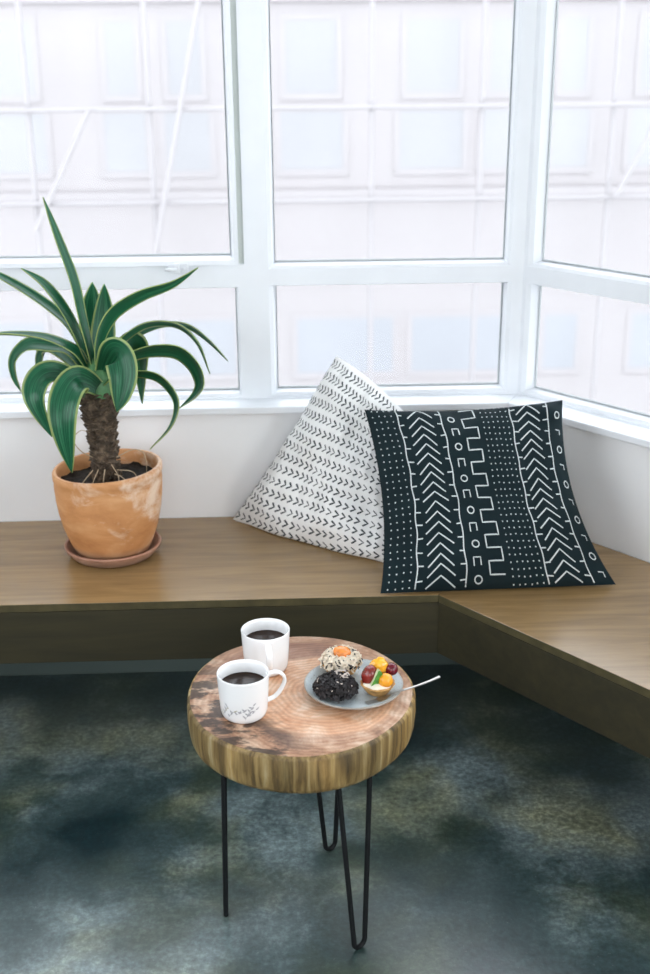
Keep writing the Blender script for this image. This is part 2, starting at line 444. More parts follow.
for f0, f1, t0, t1 in (((.109,1.760,.019), (.130,1.776,.019), (.0805,1.787,TB), (.140,1.802,TB)),
                       ((.066,2.054,.019), (.0875,2.068,.019), (.036,1.974,TB), (.0955,1.955,TB)),
                       ((-.136,1.861,.017), (-.1375,1.881,.017), (-.1255,1.84,TB), (-.131,1.92,TB))):
    hairpin(f0, f1, t0, t1, 0).build('leg', M_steel, tbl)

# ------------------------------------------------------------------ potted plant
PX, PY = -.4245, 2.635
def terra(name, a, b_, c_, chalk):
    m, nt, b = nmat(name)
    v = coords(nt, (1, 1, 2.2))
    f = tex(nt, v, 9, 5, .6, .4)
    c = ramp(nt, f, [(.28, a), (.5, b_), (.68, c_)])
    v2 = coords(nt); sep = nt.nodes.new('ShaderNodeSeparateXYZ'); L(nt, v2, sep.inputs[0])
    g = tex(nt, coords(nt, (1, 1, 1.5), loc=(3, 1, 2)), 10, 7, .68, .5)
    side = mth(nt, 'MULTIPLY_ADD', sep.outputs[0], .75, mth(nt, 'MULTIPLY', sep.outputs[2], .55))
    g = mth(nt, 'ADD', g, mth(nt, 'SUBTRACT', side, .05))
    c = mixc(nt, mth(nt, 'MULTIPLY', ramp(nt, g, [(.56, (0,0,0)), (.72, (1,1,1))]), chalk), c, (.80,.66,.53))
    low = mth(nt, 'ADD', sep.outputs[2], mth(nt, 'MULTIPLY', g, .035))
    c = mixc(nt, mth(nt, 'MULTIPLY', ramp(nt, low, [(.028, (1,1,1)), (.050, (0,0,0))]), .5), c, (.30,.24,.19))
    L(nt, c, b.inputs['Base Color']); b.inputs['Roughness'].default_value = .62
    bump(nt, b, tex(nt, coords(nt), 90), .12, .002)
    return m
M_terra = terra('weathered terracotta', (.40,.165,.055), (.54,.25,.095), (.64,.34,.155), .75)
M_sauc = terra('dusty terracotta', (.24,.10,.06), (.36,.165,.10), (.46,.25,.17), .4)
M_soil = simple('dark potting soil', (.022,.017,.013), .9, .2, var=.6, vscale=120, bmp=.8, bscale=220)
M_root = simple('pale dry root', (.42,.32,.21), .8)
def bark_mat():
    m, nt, b = nmat('scaly trunk bark')
    f = tex(nt, coords(nt, (1, 1, 1.4)), 55, 5, .65, .5)
    L(nt, ramp(nt, f, [(.30, (.022,.016,.010)), (.5, (.075,.052,.033)), (.68, (.20,.145,.095)), (.85, (.34,.26,.18))]), b.inputs['Base Color'])
    b.inputs['Roughness'].default_value = .85; bump(nt, b, f, .6, .004); return m
M_bark = bark_mat()
def leaf_mat():
    m, nt, b = nmat('variegated agave leaf')
    t = nt.nodes.new('ShaderNodeTexCoord'); sep = nt.nodes.new('ShaderNodeSeparateXYZ'); L(nt, t.outputs['UV'], sep.inputs[0])
    e = mth(nt, 'ABSOLUTE', mth(nt, 'MULTIPLY_ADD', sep.outputs[0], 2, -1))
    mp = nt.nodes.new('ShaderNodeMapping'); mp.inputs['Scale'].default_value = (22, 1.2, 1); L(nt, t.outputs['UV'], mp.inputs[0])
    s = tex(nt, mp.outputs[0], 1.5, 4)
    gr = ramp(nt, s, [(.3, (.006,.058,.028)), (.5, (.014,.115,.054)), (.72, (.06,.26,.13))])
    e2 = mth(nt, 'ADD', e, mth(nt, 'MULTIPLY_ADD', s, .22, -.11))
    k = ramp(nt, e2, [(.84, (0,0,0)), (.92, (1,1,1))])
    c = mixc(nt, k, gr, (.36,.44,.17))
    L(nt, c, b.inputs['Base Color']); b.inputs['Roughness'].default_value = .30; b.inputs['Specular IOR Level'].default_value = .36
    tl = nt.nodes.new('ShaderNodeBsdfTranslucent'); mx = nt.nodes.new('ShaderNodeMixShader'); mx.inputs[0].default_value = .28
    L(nt, mixc(nt, 1, c, (1.6,1.9,1.4), 'MULTIPLY'), tl.inputs[0])
    out = nt.nodes['Material Output']; L(nt, b.outputs[0], mx.inputs[1]); L(nt, tl.outputs[0], mx.inputs[2]); L(nt, mx.outputs[0], out.inputs[0])
    return m
M_leaf = leaf_mat()
sc_ = MB(); z0 = HB + .0008
sc_.lathe([(.0005,0),(.088,0),(.098,.003),(.113,.020),(.1165,.028),(.1145,.031),(.110,.030),(.097,.012),(.088,.009),(.0005,.009)], 80, (PX, PY, z0))
sau = sc_.build('plant_saucer', M_sauc, origin=(PX, PY, z0))
tag(sau, 'shallow dusty terracotta saucer under the plant pot on the bench', 'saucer')
zp = z0 + .0095
pl = empty('potted_agave', (PX, PY, zp), 'striped green agave with curling leaves in a terracotta pot on the bench', 'potted plant')
mb = MB()
mb.lathe([(.0005,0),(.080,0),(.087,.004),(.099,.030),(.112,.068),(.121,.108),(.1255,.145),(.1270,.175),(.1268,.194),(.1288,.198),(.1290,.211),(.1265,.2155),
          (.1205,.2155),(.1180,.211),(.1175,.19),(.114,.12),(.09,.05),(.0005,.045)], 96, (PX, PY, zp), 0, lambda a, z: 1+.004*math.sin(2*a+1))
for q in mb.v: q.z += .045*(q.x-PX)*min(1, max(0, (q.z-zp)/.2))
mb.build('pot', M_terra, pl, origin=(PX, PY, zp))
zs = zp + .181
mb = MB(); R_ = []
for i in range(15):
    r = .1185*i/14 + .0004
    R_.append((r, 0))
def soilz(x, y): return .006*noise.noise(Vector((x*28, y*28, 3))) + .006*noise.noise(Vector((x*90, y*90, 1)))
vs = []; fs = []; sg = 60
for r, _ in R_:
    for k in range(sg):
        a = 2*PI*k/sg; x, y = r*math.cos(a), r*math.sin(a)
        vs.append((PX+x, PY+y, zs + soilz(x, y) + .006*(1-r/.115) + .040*x))
for i in range(len(R_)-1):
    for k in range(sg): fs.append((i*sg+k, i*sg+(k+1) % sg, (i+1)*sg+(k+1) % sg, (i+1)*sg+k))
mb.add(vs, fs)
mb.build('soil', M_soil, pl)
TRK = [(-.429,2.635,.620), (-.429,2.635,.654), (-.429,2.635,.704), (-.431,2.635,.766), (-.434,2.635,.827), (-.434,2.635,.868)]
def trk(t):
    P = crom(TRK, 40); return P[min(40, int(t*40))]
def trr(t): return [.047, .034, .0285, .0300, .0355, .0400, .0385][min(6, int(t*6))]*(1-(t*6 % 1)) + [.047, .034, .0285, .0300, .0355, .0400, .0385][min(6, int(t*6)+1)]*(t*6 % 1)
mb = MB(); P = crom(TRK, 40); seg = 28; vs = []; fs = []
for i, p in enumerate(P):
    for k in range(seg):
        a = 2*PI*k/seg
        r = trr(i/40)*(1+.10*noise.noise(Vector((math.cos(a)*3, math.sin(a)*3, i*.45)))) - .002
        vs.append((p.x+r*math.cos(a), p.y+r*math.sin(a), p.z))
for i in range(40):
    for k in range(seg): fs.append((i*seg+k, i*seg+(k+1) % seg, (i+1)*seg+(k+1) % seg, (i+1)*seg+k))
fs.append(tuple(range(40*seg, 41*seg))); mb.add(vs, fs)
rnd = random.Random(3)
for i in range(460):                      # leaf scars and bark scales
    t = rnd.uniform(.12, .97); a = rnd.uniform(0, 2*PI); p = trk(t); r = trr(t)
    o = Vector((math.cos(a), math.sin(a), 0)); s = Vector((-math.sin(a), math.cos(a), 0)); up = Vector((0, 0, 1))
    w_, hh, out = rnd.uniform(.005, .010), rnd.uniform(.005, .012), rnd.uniform(.004, .010)
    if t < .3: w_ *= .5; hh *= 1.6; out *= .7
    b = p + o*(r-.004)
    tip = b + o*(out+.004) + up*(hh if rnd.random() < .8 else -hh*.4)
    mb.add([b-s*w_, b+s*w_, b+s*w_*.6+up*hh*.9, b-s*w_*.6+up*hh*.9, tip+s*w_*.35, tip-s*w_*.35, b-s*w_+o*.003-up*.003, b+s*w_+o*.003-up*.003],
           [(6,7,4,5), (0,1,7,6), (2,3,5,4), (1,2,4,7), (3,0,6,5), (0,3,2,1)])
mb.build('trunk', M_bark, pl, merge=False, angle=30)
rts = [[(-.445,2.618,.70),(-.478,2.605,.725),(-.492,2.60,.755),(-.475,2.605,.775),(-.455,2.61,.768)],
       [(-.405,2.61,.665),(-.385,2.59,.664),(-.372,2.575,.655),(-.366,2.565,.640)],
       [(-.410,2.607,.69),(-.392,2.585,.665),(-.395,2.57,.645)],
       [(-.44,2.604,.68),(-.452,2.582,.655),(-.455,2.566,.640)],
       [(-.425,2.60,.68),(-.428,2.578,.65),(-.418,2.555,.637)],
       [(-.40,2.62,.672),(-.36,2.605,.67),(-.345,2.60,.638)],
       [(-.40,2.63,.70),(-.36,2.64,.715),(-.335,2.64,.70),(-.333,2.64,.645)],
       [(-.455,2.61,.675),(-.478,2.585,.65),(-.472,2.565,.638)]]
for r_ in rts:
    q = crom(r_, 22); m = MB(); m.tube(q, lambda t: .0014-.0007*t, 6); m.build('aerial_root', M_root, pl)
LEAVES = [
 (0.038,1.05,[(-0.433,2.635,0.887),(-0.442,2.625,0.961),(-0.456,2.635,1.032),(-0.470,2.645,1.117),(-0.498,2.655,1.209),(-0.525,2.665,1.298)]),
 (0.038,1.12,[(-0.437,2.655,0.875),(-0.455,2.645,0.939),(-0.485,2.635,1.033),(-0.526,2.615,1.110),(-0.573,2.595,1.154)]),
 (0.040,1.15,[(-0.440,2.665,0.872),(-0.474,2.685,0.958),(-0.503,2.695,1.011),(-0.565,2.705,1.064),(-0.649,2.715,1.116),(-0.697,2.715,1.135)]),
 (0.047,1.33,[(-0.438,2.635,0.878),(-0.457,2.625,0.933),(-0.480,2.615,0.966),(-0.543,2.605,0.997),(-0.633,2.595,1.008),(-0.675,2.595,0.990)]),
 (0.052,0.75,[(-0.445,2.675,0.864),(-0.493,2.695,0.940),(-0.549,2.715,0.953),(-0.605,2.735,0.949),(-0.643,2.745,0.915),(-0.647,2.745,0.874),(-0.632,2.735,0.834)]),
 (0.056,0.60,[(-0.446,2.695,0.861),(-0.498,2.735,0.906),(-0.541,2.765,0.933),(-0.573,2.785,0.931),(-0.592,2.795,0.904),(-0.603,2.795,0.867)]),
 (0.071,0.35,[(-0.433,2.605,0.881),(-0.472,2.585,0.901),(-0.512,2.555,0.924),(-0.535,2.525,0.923),(-0.546,2.495,0.902),(-0.543,2.485,0.869),(-0.517,2.485,0.799)]),
 (0.073,0.15,[(-0.424,2.585,0.882),(-0.438,2.555,0.904),(-0.455,2.515,0.920),(-0.471,2.475,0.906),(-0.481,2.450,0.866),(-0.481,2.445,0.804),(-0.476,2.465,0.721)]),
 (0.073,0.25,[(-0.427,2.635,0.873),(-0.402,2.605,0.932),(-0.379,2.565,0.969),(-0.361,2.530,0.964),(-0.355,2.515,0.929),(-0.362,2.510,0.885),(-0.374,2.510,0.846)]),
 (0.038,1.10,[(-0.428,2.635,0.887),(-0.424,2.625,0.956),(-0.405,2.615,1.013),(-0.373,2.615,1.054),(-0.315,2.615,1.087),(-0.247,2.625,1.108),(-0.188,2.635,1.142)]),
 (0.064,0.35,[(-0.435,2.665,0.879),(-0.442,2.695,0.944),(-0.446,2.715,1.022),(-0.441,2.725,1.097)]),
 (0.061,0.50,[(-0.423,2.645,0.884),(-0.421,2.665,0.950),(-0.416,2.685,1.016),(-0.409,2.695,1.098)]),
 (0.040,1.28,[(-0.423,2.655,0.874),(-0.402,2.685,0.933),(-0.371,2.705,0.971),(-0.318,2.725,0.997),(-0.251,2.735,0.991),(-0.204,2.735,0.947),(-0.178,2.725,0.873)]),
 (0.035,1.35,[(-0.426,2.675,0.869),(-0.393,2.725,0.931),(-0.347,2.755,0.966),(-0.289,2.785,0.983),(-0.231,2.805,0.973),(-0.182,2.805,0.935),(-0.138,2.805,0.884)]),
 (0.049,1.05,[(-0.417,2.635,0.877),(-0.384,2.635,0.924),(-0.347,2.645,0.942),(-0.298,2.655,0.951),(-0.246,2.665,0.943),(-0.210,2.665,0.909),(-0.198,2.665,0.867),(-0.214,2.665,0.836),(-0.250,2.665,0.807)]),
 (0.042,1.30,[(-0.412,2.615,0.878),(-0.379,2.605,0.904),(-0.338,2.585,0.915),(-0.290,2.575,0.910),(-0.257,2.565,0.882),(-0.245,2.565,0.842),(-0.265,2.575,0.787),(-0.315,2.585,0.733)]),
 (0.064,0.65,[(-0.422,2.665,0.869),(-0.390,2.695,0.923),(-0.361,2.725,0.949),(-0.350,2.755,0.922),(-0.347,2.765,0.870),(-0.349,2.765,0.790)]),
]
VW = Vector((.033, .937, -.348))
def leaf(Wd, roll, pts, idx):
    n = 34; P = crom(pts, n); vs = []; uvs = []; fs = []; m_ = 8
    prevn = None
    for i, p in enumerate(P):
        t = i/n
        T = (P[min(i+1, n)] - P[max(i-1, 0)]).normalized()
        a = T.cross(VW)
        a = a.normalized() if a.length > 1e-3 else Vector((1,0,0))
        if prevn is not None and a.dot(prevn) < 0: a = -a
        if prevn is not None: a = (a*.45 + prevn*.55); a = (a - T*a.dot(T)).normalized()
        prevn = a
        nb = T.cross(a).normalized()
        r_ = roll + .15*math.sin(t*4+idx)
        ax = a*math.cos(r_) + nb*math.sin(r_); nn = T.cross(ax).normalized()
        if t < .12: wd = .50 + .12*(t/.12)
        elif t < .5: wd = .62 + .38*math.sin((t-.12)/.38*PI/2)
        else: wd = max(.02, (1-((t-.5)/.5)**2.2)**.9 if t < 1 else .0)
        wd = max(wd, .025)*Wd/2
        th = .0016 + .0022*(1-t)
        for k in range(m_+1):
            u = k/m_; x = 2*u-1
            off = ax*(x*wd) + nn*((x*x-.5)*wd*.30)
            vs.append(p + off); uvs.append((u, t))
    for i in range(n):
        for k in range(m_): fs.append((i*(m_+1)+k, i*(m_+1)+k+1, (i+1)*(m_+1)+k+1, (i+1)*(m_+1)+k))
    mb = MB(); mb.add(vs, fs, 0, uvs)
    o = mb.build('leaf', M_leaf, pl, angle=80)
    md = o.modifiers.new('thickness', 'SOLIDIFY'); md.thickness = .0022; md.offset = 0
    return o
for i, (Wd, roll, pts) in enumerate(LEAVES): leaf(Wd, roll, pts, i)
mb = MB(); rc = random.Random(5)          # short clasping leaf bases round the crown
M_core = simple('pale green leaf base', (.07,.20,.075), .45, var=.4, vscale=40)
mb.lathe([(.0385,.852),(.041,.868),(.038,.886),(.030,.905),(.020,.925),(.006,.94),(.0005,.941)], 24, (-.434, 2.635, 0), 0, lambda a, z: 1+.08*math.sin(5*a+z*60))
mb.build('crown', M_core, pl)

# ------------------------------------------------------------------ cushions
class Cushion:
    def __init__(s, p00, p10, p01, p11, hf, hb, pinch, seed, extra=None, wr=.004):
        s.p = [Vector(q) for q in (p00, p10, p01, p11)]; s.hf, s.hb, s.pin, s.seed, s.extra, s.wr = hf, hb, pinch, seed, extra, wr
        n = (s.p[1]-s.p[0] + s.p[3]-s.p[2]).cross(s.p[2]-s.p[0] + s.p[3]-s.p[1]).normalized()
        if n.y > 0: n = -n
        s.n = n
    def flat(s, u, v):
        pl_, pr, pb, pt = s.pin
        fu = 1-(2*v-1)**2; fv = 1-(2*u-1)**2
        uu = u + pl_*fu*(1-u)**1.5 - pr*fu*u**1.5
        vv = v + pb*fv*(1-v)**1.5 - pt*fv*v**1.5
        a, b, c, d = s.p
        return a*(1-uu)*(1-vv) + b*uu*(1-vv) + c*(1-uu)*vv + d*uu*vv
    def pos(s, u, v, front=True):
        g = max(0, 1-abs(2*u-1)**3.2)**.62 * max(0, 1-abs(2*v-1)**3.2)**.62
        q = s.flat(u, v)
        w = noise.noise(Vector((u*4+s.seed, v*4, s.seed)))*s.wr*1.6 + noise.noise(Vector((u*11, v*9+s.seed, 1)))*s.wr*.7
        e = min(1, g*2.5)
        hgt = s.hf*g + w*e if front else -s.hb*g
        if s.extra and front: hgt += s.extra(u, v)*e
        q = q + s.n*hgt
        if q.z < HB+.0015: q.z = HB+.0015
        return q
    def mesh(s, n=84):
        mb = MB(); vs = []; fs = []
        for side in (True, False):
            o = len(vs)
            for j in range(n+1):
                for i in range(n+1): vs.append(s.pos(i/n, j/n, side))
            for j in range(n):
                for i in range(n): fs.append((o+j*(n+1)+i, o+j*(n+1)+i+1, o+(j+1)*(n+1)+i+1, o+(j+1)*(n+1)+i))
        mb.add(vs, fs); return mb
    def stroke(s, mb, pts, w, mi=1, lift=.0009):
        """painted line: uv polyline, width in metres"""
        su = (s.p[1]-s.p[0]).length; sv = (s.p[2]-s.p[0]).length
        q = []
        for (a, b), (c, d) in zip(pts[:-1], pts[1:]):
            k = max(1, int(math.hypot((c-a)*su, (d-b)*sv)/.007))
            for i in range(k): q.append((a+(c-a)*i/k, b+(d-b)*i/k))
        q.append(pts[-1]); vs = []; n = len(q)
        for i, (u, v) in enumerate(q):
            a, b = q[max(i-1, 0)], q[min(i+1, n-1)]
            tx, ty = (b[0]-a[0])*su, (b[1]-a[1])*sv; l = math.hypot(tx, ty) or 1
            px, py = -ty/l*w/2/su, tx/l*w/2/sv
            for sg_ in (-1, 1):
                uu, vv = min(.998, max(.002, u+px*sg_)), min(.998, max(.002, v+py*sg_))
                vs.append(s.pos(uu, vv) + s.n*lift)
        mb.add(vs, [(2*i, 2*i+1, 2*i+3, 2*i+2) for i in range(n-1)], mi)
def cloth(name, a, b_, rough=.9):
    m, nt, b = nmat(name)
    f = tex(nt, coords(nt), 12, 6)
    L(nt, ramp(nt, f, [(.3, a), (.7, b_)]), b.inputs['Base Color']); b.inputs['Roughness'].default_value = rough
    b.inputs['Specular IOR Level'].default_value = .2
    w = tex(nt, coords(nt), 420, 2); bump(nt, b, w, .25, .001); return m
M_bcl = cloth('black mud cloth', (.0045,.012,.015), (.008,.019,.023))
M_bln = cloth('off white painted line', (.52,.57,.57), (.66,.70,.70))
M_wcl = cloth('white woven cotton', (.78,.78,.77), (.86,.86,.855))
M_wln = cloth('faded charcoal paint', (.015,.024,.028), (.07,.085,.09))

rj = random.Random(11)
def folds(u, v):
    k = max(0, (v-.80)/.2); r_ = max(0, (u-.55)/.45)
    h = .020*k*r_*math.sin(26*v + 9*u) - .015*k*max(0, 1-abs(u-.45)/.3)*math.sin(18*u)
    e = max(0, (u-.86)/.14)
    return h - .012*e*max(0, 1-abs(v-.45)/.4)
BK = Cushion((.205,2.366,HB+.003), (.742,2.384,HB+.003), (.186,2.628,.806), (.650,2.616,.824), .070, .05, (.045, .075, .0, .03), 5.3, folds, .006)
mb = BK.mesh()
j = lambda s_: rj.uniform(-s_, s_)
LWD = .0029
def vline(u, side, nt_, v0=.01, v1=.99):
    BK.stroke(mb, [(u + .003*math.sin(k*.9+u*30), v0+(v1-v0)*k/40) for k in range(41)], LWD)
    for k in range(nt_):
        v = v0 + (v1-v0)*(k+.5)/nt_ + j(.004)
        if side: BK.stroke(mb, [(u, v), (u+side*(.026+j(.004)), v+j(.004))], LWD)
def chev(u0, u1, n_):
    um = (u0+u1)/2
    for k in range(n_):
        v = .985 - .97*(k)/n_ + j(.003)
        dv = .060+j(.006)
        if v-dv < .012: dv = max(.01, v-.012)
        BK.stroke(mb, [(u0+j(.004), v-dv+j(.004)), (um+j(.003), v), (u1+j(.004), v-dv+j(.004))], LWD*1.05)
def dots(u0, u1, nc, nr):
    for a in range(nc):
        for b_ in range(nr):
            u = u0+(u1-u0)*a/(nc-1)+j(.002); v = .015+.97*b_/(nr-1)+j(.003)
            BK.stroke(mb, [(u-.0028, v), (u+.0028, v)], .0030)
dots(.028, .118, 4, 27)
vline(.145, 1, 14)
chev(.190, .310, 18)
vline(.358, -1, 14)
for k in range(11):                       # small rings and hooks
    v = .04 + .088*k; u = .412 + j(.003)
    if k % 2 == 0:
        BK.stroke(mb, [(u+.016*math.cos(t*PI/6), v+.018*math.sin(t*PI/6)) for t in range(13)], LWD)
    else:
        BK.stroke(mb, [(u-.016, v-.024), (u-.016, v+.020), (u+.016, v+.020), (u+.016, v-.020)], LWD)
pts = []; v = .985; k = 0
while v > .03:                            # stepped meander
    ua, ub = (.462, .528) if k % 2 == 0 else (.528, .462)
    pts += [(ua, v), (ub, v)]; v -= .066; k += 1
BK.stroke(mb, pts, LWD*1.1)
dots(.562, .690, 6, 29)
vline(.712, 1, 14)
chev(.742, .858, 18)
vline(.905, -1, 14)
for k in range(10):
    v = .05+.095*k; u = .958
    if k % 2: BK.stroke(mb, [(u+.014*math.cos(t*PI/5), v+.018*math.sin(t*PI/5)) for t in range(11)], LWD*.9)
    else: BK.stroke(mb, [(u-.012, v+.014), (u+.012, v+.012), (u+.010, v-.014)], LWD*.9)
o = mb.build('throw_cushion', [M_bcl, M_bln], angle=75, origin=(.45,2.39,HB+.0015), merge=False)
tag(o, 'black square cushion painted with white chevrons, dots and lines at the bench corner', 'cushion')
o['group'] = 'cushions on the bench'

WH = Cushion((-.1416,2.832,HB+.003), (.246,2.525,HB+.003), (.128,2.802,.892), (.300,2.715,.760), .062, .03, (.03, .0, -.035, -.025), 2.1, None, .010)
mb = WH.mesh()
for r_ in range(15):
    v = .035 + .066*r_
    for k in range(23):
        u = .022 + .043*k
        if u > .985: continue
        vv = v + .006*math.sin(u*9+r_)
        w_ = .0050 if rj.random() < .75 else .0034
        WH.stroke(mb, [(u-.013+j(.002), vv+.020+j(.002)), (u+.014+j(.002), vv), (u-.013+j(.002), vv-.020+j(.002))], w_)
o = mb.build('throw_cushion', [M_wcl, M_wln], angle=75, origin=(.1,2.7,HB+.0015), merge=False)
tag(o, 'white cushion with rows of small dark arrowheads tipped against the window sill', 'cushion')
o['group'] = 'cushions on the bench'

# ------------------------------------------------------------------ mugs
M_glaze = simple('white glazed porcelain', (.86,.865,.87), .18, .5)
M_print = simple('grey printed sprig', (.36,.37,.40), .3)
M_print2 = simple('olive printed sprig', (.42,.40,.30), .3)
M_coffee = simple('black coffee', (.022,.010,.005), .12, .22)
def mug(cx, cy, ang, label, prints):
    z = TZ + .0012
    root = empty('coffee_mug', (cx, cy, z), label, 'mug', 'coffee mugs on the log table')
    H, R0 = .086, .0478
    def rad(h): return .0412 + (R0-.0412)*min(1, (h/H)**.7)
    prof = [(.0005,.002),(.030,.002),(.031,0),(.0365,0),(.0395,.0025),(.0415,.007)] + [(rad(h), h) for h in (.012,.02,.03,.04,.05,.06,.07,.078,.083)] + \
           [(R0, .0855),(R0-.0012,.0868),(R0-.0026,.0855)] + [(rad(h)-.0032, h) for h in (.08,.07,.06,.04,.02,.010)] + [(.033,.0055),(.0005,.005)]
    m = MB(); m.lathe(prof, 64, (cx, cy, z))
    def P(a, h, e=.00035): return (cx+(rad(h)+e)*math.cos(a), cy+(rad(h)+e)*math.sin(a), z+h)
    def st(pts, w, mi):
        vs = []
        n = len(pts)
        for i, (a, h) in enumerate(pts):
            q0, q1 = pts[max(0, i-1)], pts[min(n-1, i+1)]
            tx, ty = (q1[0]-q0[0])*R0, q1[1]-q0[1]; l = math.hypot(tx, ty) or 1
            ww = w[i] if isinstance(w, (list, tuple)) else w
            vs += [P(a - -ty/l*ww/2/R0, h - tx/l*ww/2), P(a + -ty/l*ww/2/R0, h + tx/l*ww/2)]
        m.add(vs, [(2*i, 2*i+1, 2*i+3, 2*i+2) for i in range(n-1)], mi)
    for kind, a0, h0, a1, h1 in prints:
        mi = 2 if kind == 'o' else 1
        if kind == 'l' or kind == 'o':
            t = [0, .2, .45, .7, 1]; st([(a0+(a1-a0)*q, h0+(h1-h0)*q) for q in t], [.0004,.0022,.0032,.0022,.0003], mi)
        else:
            st([(a0+(a1-a0)*q/6, h0+(h1-h0)*q/6 + .0015*math.sin(q/6*PI)) for q in range(7)], .0007, mi)
    body = m.build('cup', [M_glaze, M_print, M_print2], root, angle=50, merge=False)
    hp = crom([(R0-.004,.074),(R0+.010,.077),(R0+.024,.072),(R0+.030,.058),(R0+.023,.040),(R0+.010,.026),(rad(.02)-.003,.020)], 26)
    pts = [(cx+q.x*math.cos(ang), cy+q.x*math.sin(ang), z+q.y) for q in [Vector((a[0], a[1])) for a in hp]]
    m = MB(); sd = Vector((-math.sin(ang), math.cos(ang), 0)); vs = []; fs = []; n = len(pts); sg = 12
    for i in range(n):
        p = Vector(pts[i]); t = (Vector(pts[min(i+1, n-1)])-Vector(pts[max(i-1, 0)])).normalized(); nn = t.cross(sd).normalized()
        for k in range(sg):
            th = 2*PI*k/sg; vs.append(p + sd*math.cos(th)*.0062 + nn*math.sin(th)*.0034)
    for i in range(n-1):
        for k in range(sg): fs.append((i*sg+k, i*sg+(k+1) % sg, (i+1)*sg+(k+1) % sg, (i+1)*sg+k))
    m.add(vs, fs); m.build('handle', M_glaze, root)
    m = MB(); lv = .0615
    m.lathe([(.0005, lv), (rad(lv)-.0040, lv), (rad(lv)-.0031, lv+.0006)], 48, (cx, cy, z))
    m.build('coffee', M_coffee, root)
    return root
ad = math.radians
rp = random.Random(21); pr = []
for b0, h0, b1, h1, nl in ((-148,.012,-128,.036,7), (-128,.014,-112,.028,4), (-108,.022,-84,.030,5), (-86,.012,-66,.040,8), (-76,.018,-58,.030,4)):
    pr.append(('s', ad(b0), h0, ad(b1), h1))
    for q in range(nl):
        t = (q+.7)/nl; sgn = 1 if q % 2 else -1
        a, hh = b0+(b1-b0)*t, h0+(h1-h0)*t
        pr.append(('o' if (rp.random() < .35 and b0 < -110) else 'l', ad(a), hh, ad(a+sgn*rp.uniform(5, 10)), hh+rp.uniform(.002, .008)))
mug(-.0865, 1.879, ad(14), 'white coffee mug with a grey sprig print, the nearer mug on the log table', pr)
pr2 = [('s', ad(-165), .016, ad(-150), .034)]
for q in range(5): pr2.append(('o', ad(-164+3*q), .018+.003*q, ad(-164+3*q+(7 if q % 2 else -7)), .024+.003*q))
mug(-.0475, 2.046, ad(-84), 'white coffee mug at the back of the log table, handle turned to the viewer', pr2)

# ------------------------------------------------------------------ plate, fork and pastries
def plate_mat():
    m, nt, b = nmat('speckled grey stoneware')
    v = coords(nt); sep = nt.nodes.new('ShaderNodeSeparateXYZ'); L(nt, v, sep.inputs[0])
    r = mth(nt, 'SQRT', mth(nt, 'ADD', mth(nt, 'MULTIPLY', sep.outputs[0], sep.outputs[0]), mth(nt, 'MULTIPLY', sep.outputs[1], sep.outputs[1])))
    c = ramp(nt, tex(nt, v, 25, 5), [(.3, (.36,.42,.45)), (.7, (.52,.58,.60))])
    sp = ramp(nt, tex(nt, v, 260, 3, .7), [(.60, (0,0,0)), (.68, (1,1,1))])
    c = mixc(nt, sp, c, (.14,.13,.11))
    rim = ramp(nt, mth(nt, 'ADD', r, mth(nt, 'MULTIPLY_ADD', tex(nt, v, 60), .004, -.002)), [(.0895, (0,0,0)), (.0920, (1,1,1))])
    c = mixc(nt, mth(nt, 'MULTIPLY', rim, .75), c, (.30,.26,.21))
    L(nt, c, b.inputs['Base Color']); b.inputs['Roughness'].default_value = .28; return m
M_plate = plate_mat()
QX, QY = .1195, 1.952; qz = TZ + .0012
mb = MB(); mb.lathe([(.0005,.003),(.056,.003),(.058,0),(.064,0),(.067,.003),(.085,.0085),(.0935,.0135),(.0945,.0155),(.0935,.0172),(.0915,.0168),(.082,.0128),(.070,.0085),(.060,.0072),(.0005,.0070)],
                    96, (QX, QY, qz), 0, lambda a, z: 1+.004*math.sin(3*a))
o = mb.build('dessert_plate', M_plate, origin=(QX, QY, qz)); tag(o, 'grey speckled stoneware plate of pastries on the log table', 'plate')
pz = qz + .0076
M_crust = simple('golden baked crust', (.56,.31,.10), .6, var=.35, vscale=60, bmp=.4, bscale=180)
M_cream = simple('white cream', (.85,.80,.68), .5)
M_alm = simple('toasted nut flake', (.80,.70,.56), .6, var=.15, vscale=90)
M_dark = simple('dark chocolate', (.008,.006,.006), .5, .25, var=.5, vscale=90)
M_dark2 = simple('cocoa flake', (.016,.013,.014), .5, .35, var=.6, vscale=60)
M_coco = simple('pale shaving', (.66,.58,.52), .6)
def fluted(n, amp): return lambda a, z: 1 + amp*abs(math.sin(n*a/2))*min(1, z/.012)
def flakes(mb, c, rx, rz, n, smin, smax, rnd, mi=0, cone=PI/2, asp=.55, th=.0007):
    for _ in range(n):
        ph = math.acos(1 - rnd.random()*(1-math.cos(cone))); a = rnd.uniform(0, 2*PI)
        d = Vector((math.sin(ph)*math.cos(a), math.sin(ph)*math.sin(a), math.cos(ph)))
        p = Vector((c[0]+d.x*rx, c[1]+d.y*rx, c[2]+d.z*rz))
        nn = (d + Vector((rnd.uniform(-.8,.8), rnd.uniform(-.8,.8), rnd.uniform(-.3,.8)))).normalized()
        t = nn.cross(Vector((rnd.uniform(-1,1), rnd.uniform(-1,1), rnd.uniform(-1,1)))).normalized(); b = nn.cross(t)
        s = rnd.uniform(smin, smax); w = s*asp; q = []
        for k in (-1, 1):
            q += [p+nn*th*k + t*s*.9 - b*w*.3, p+nn*th*k + t*s*.3 + b*w, p+nn*th*k - t*s*.8 + b*w*.6, p+nn*th*k - t*s - b*w*.7]
        mb.hexa(q, mi)
GRP = 'pastries on the plate'
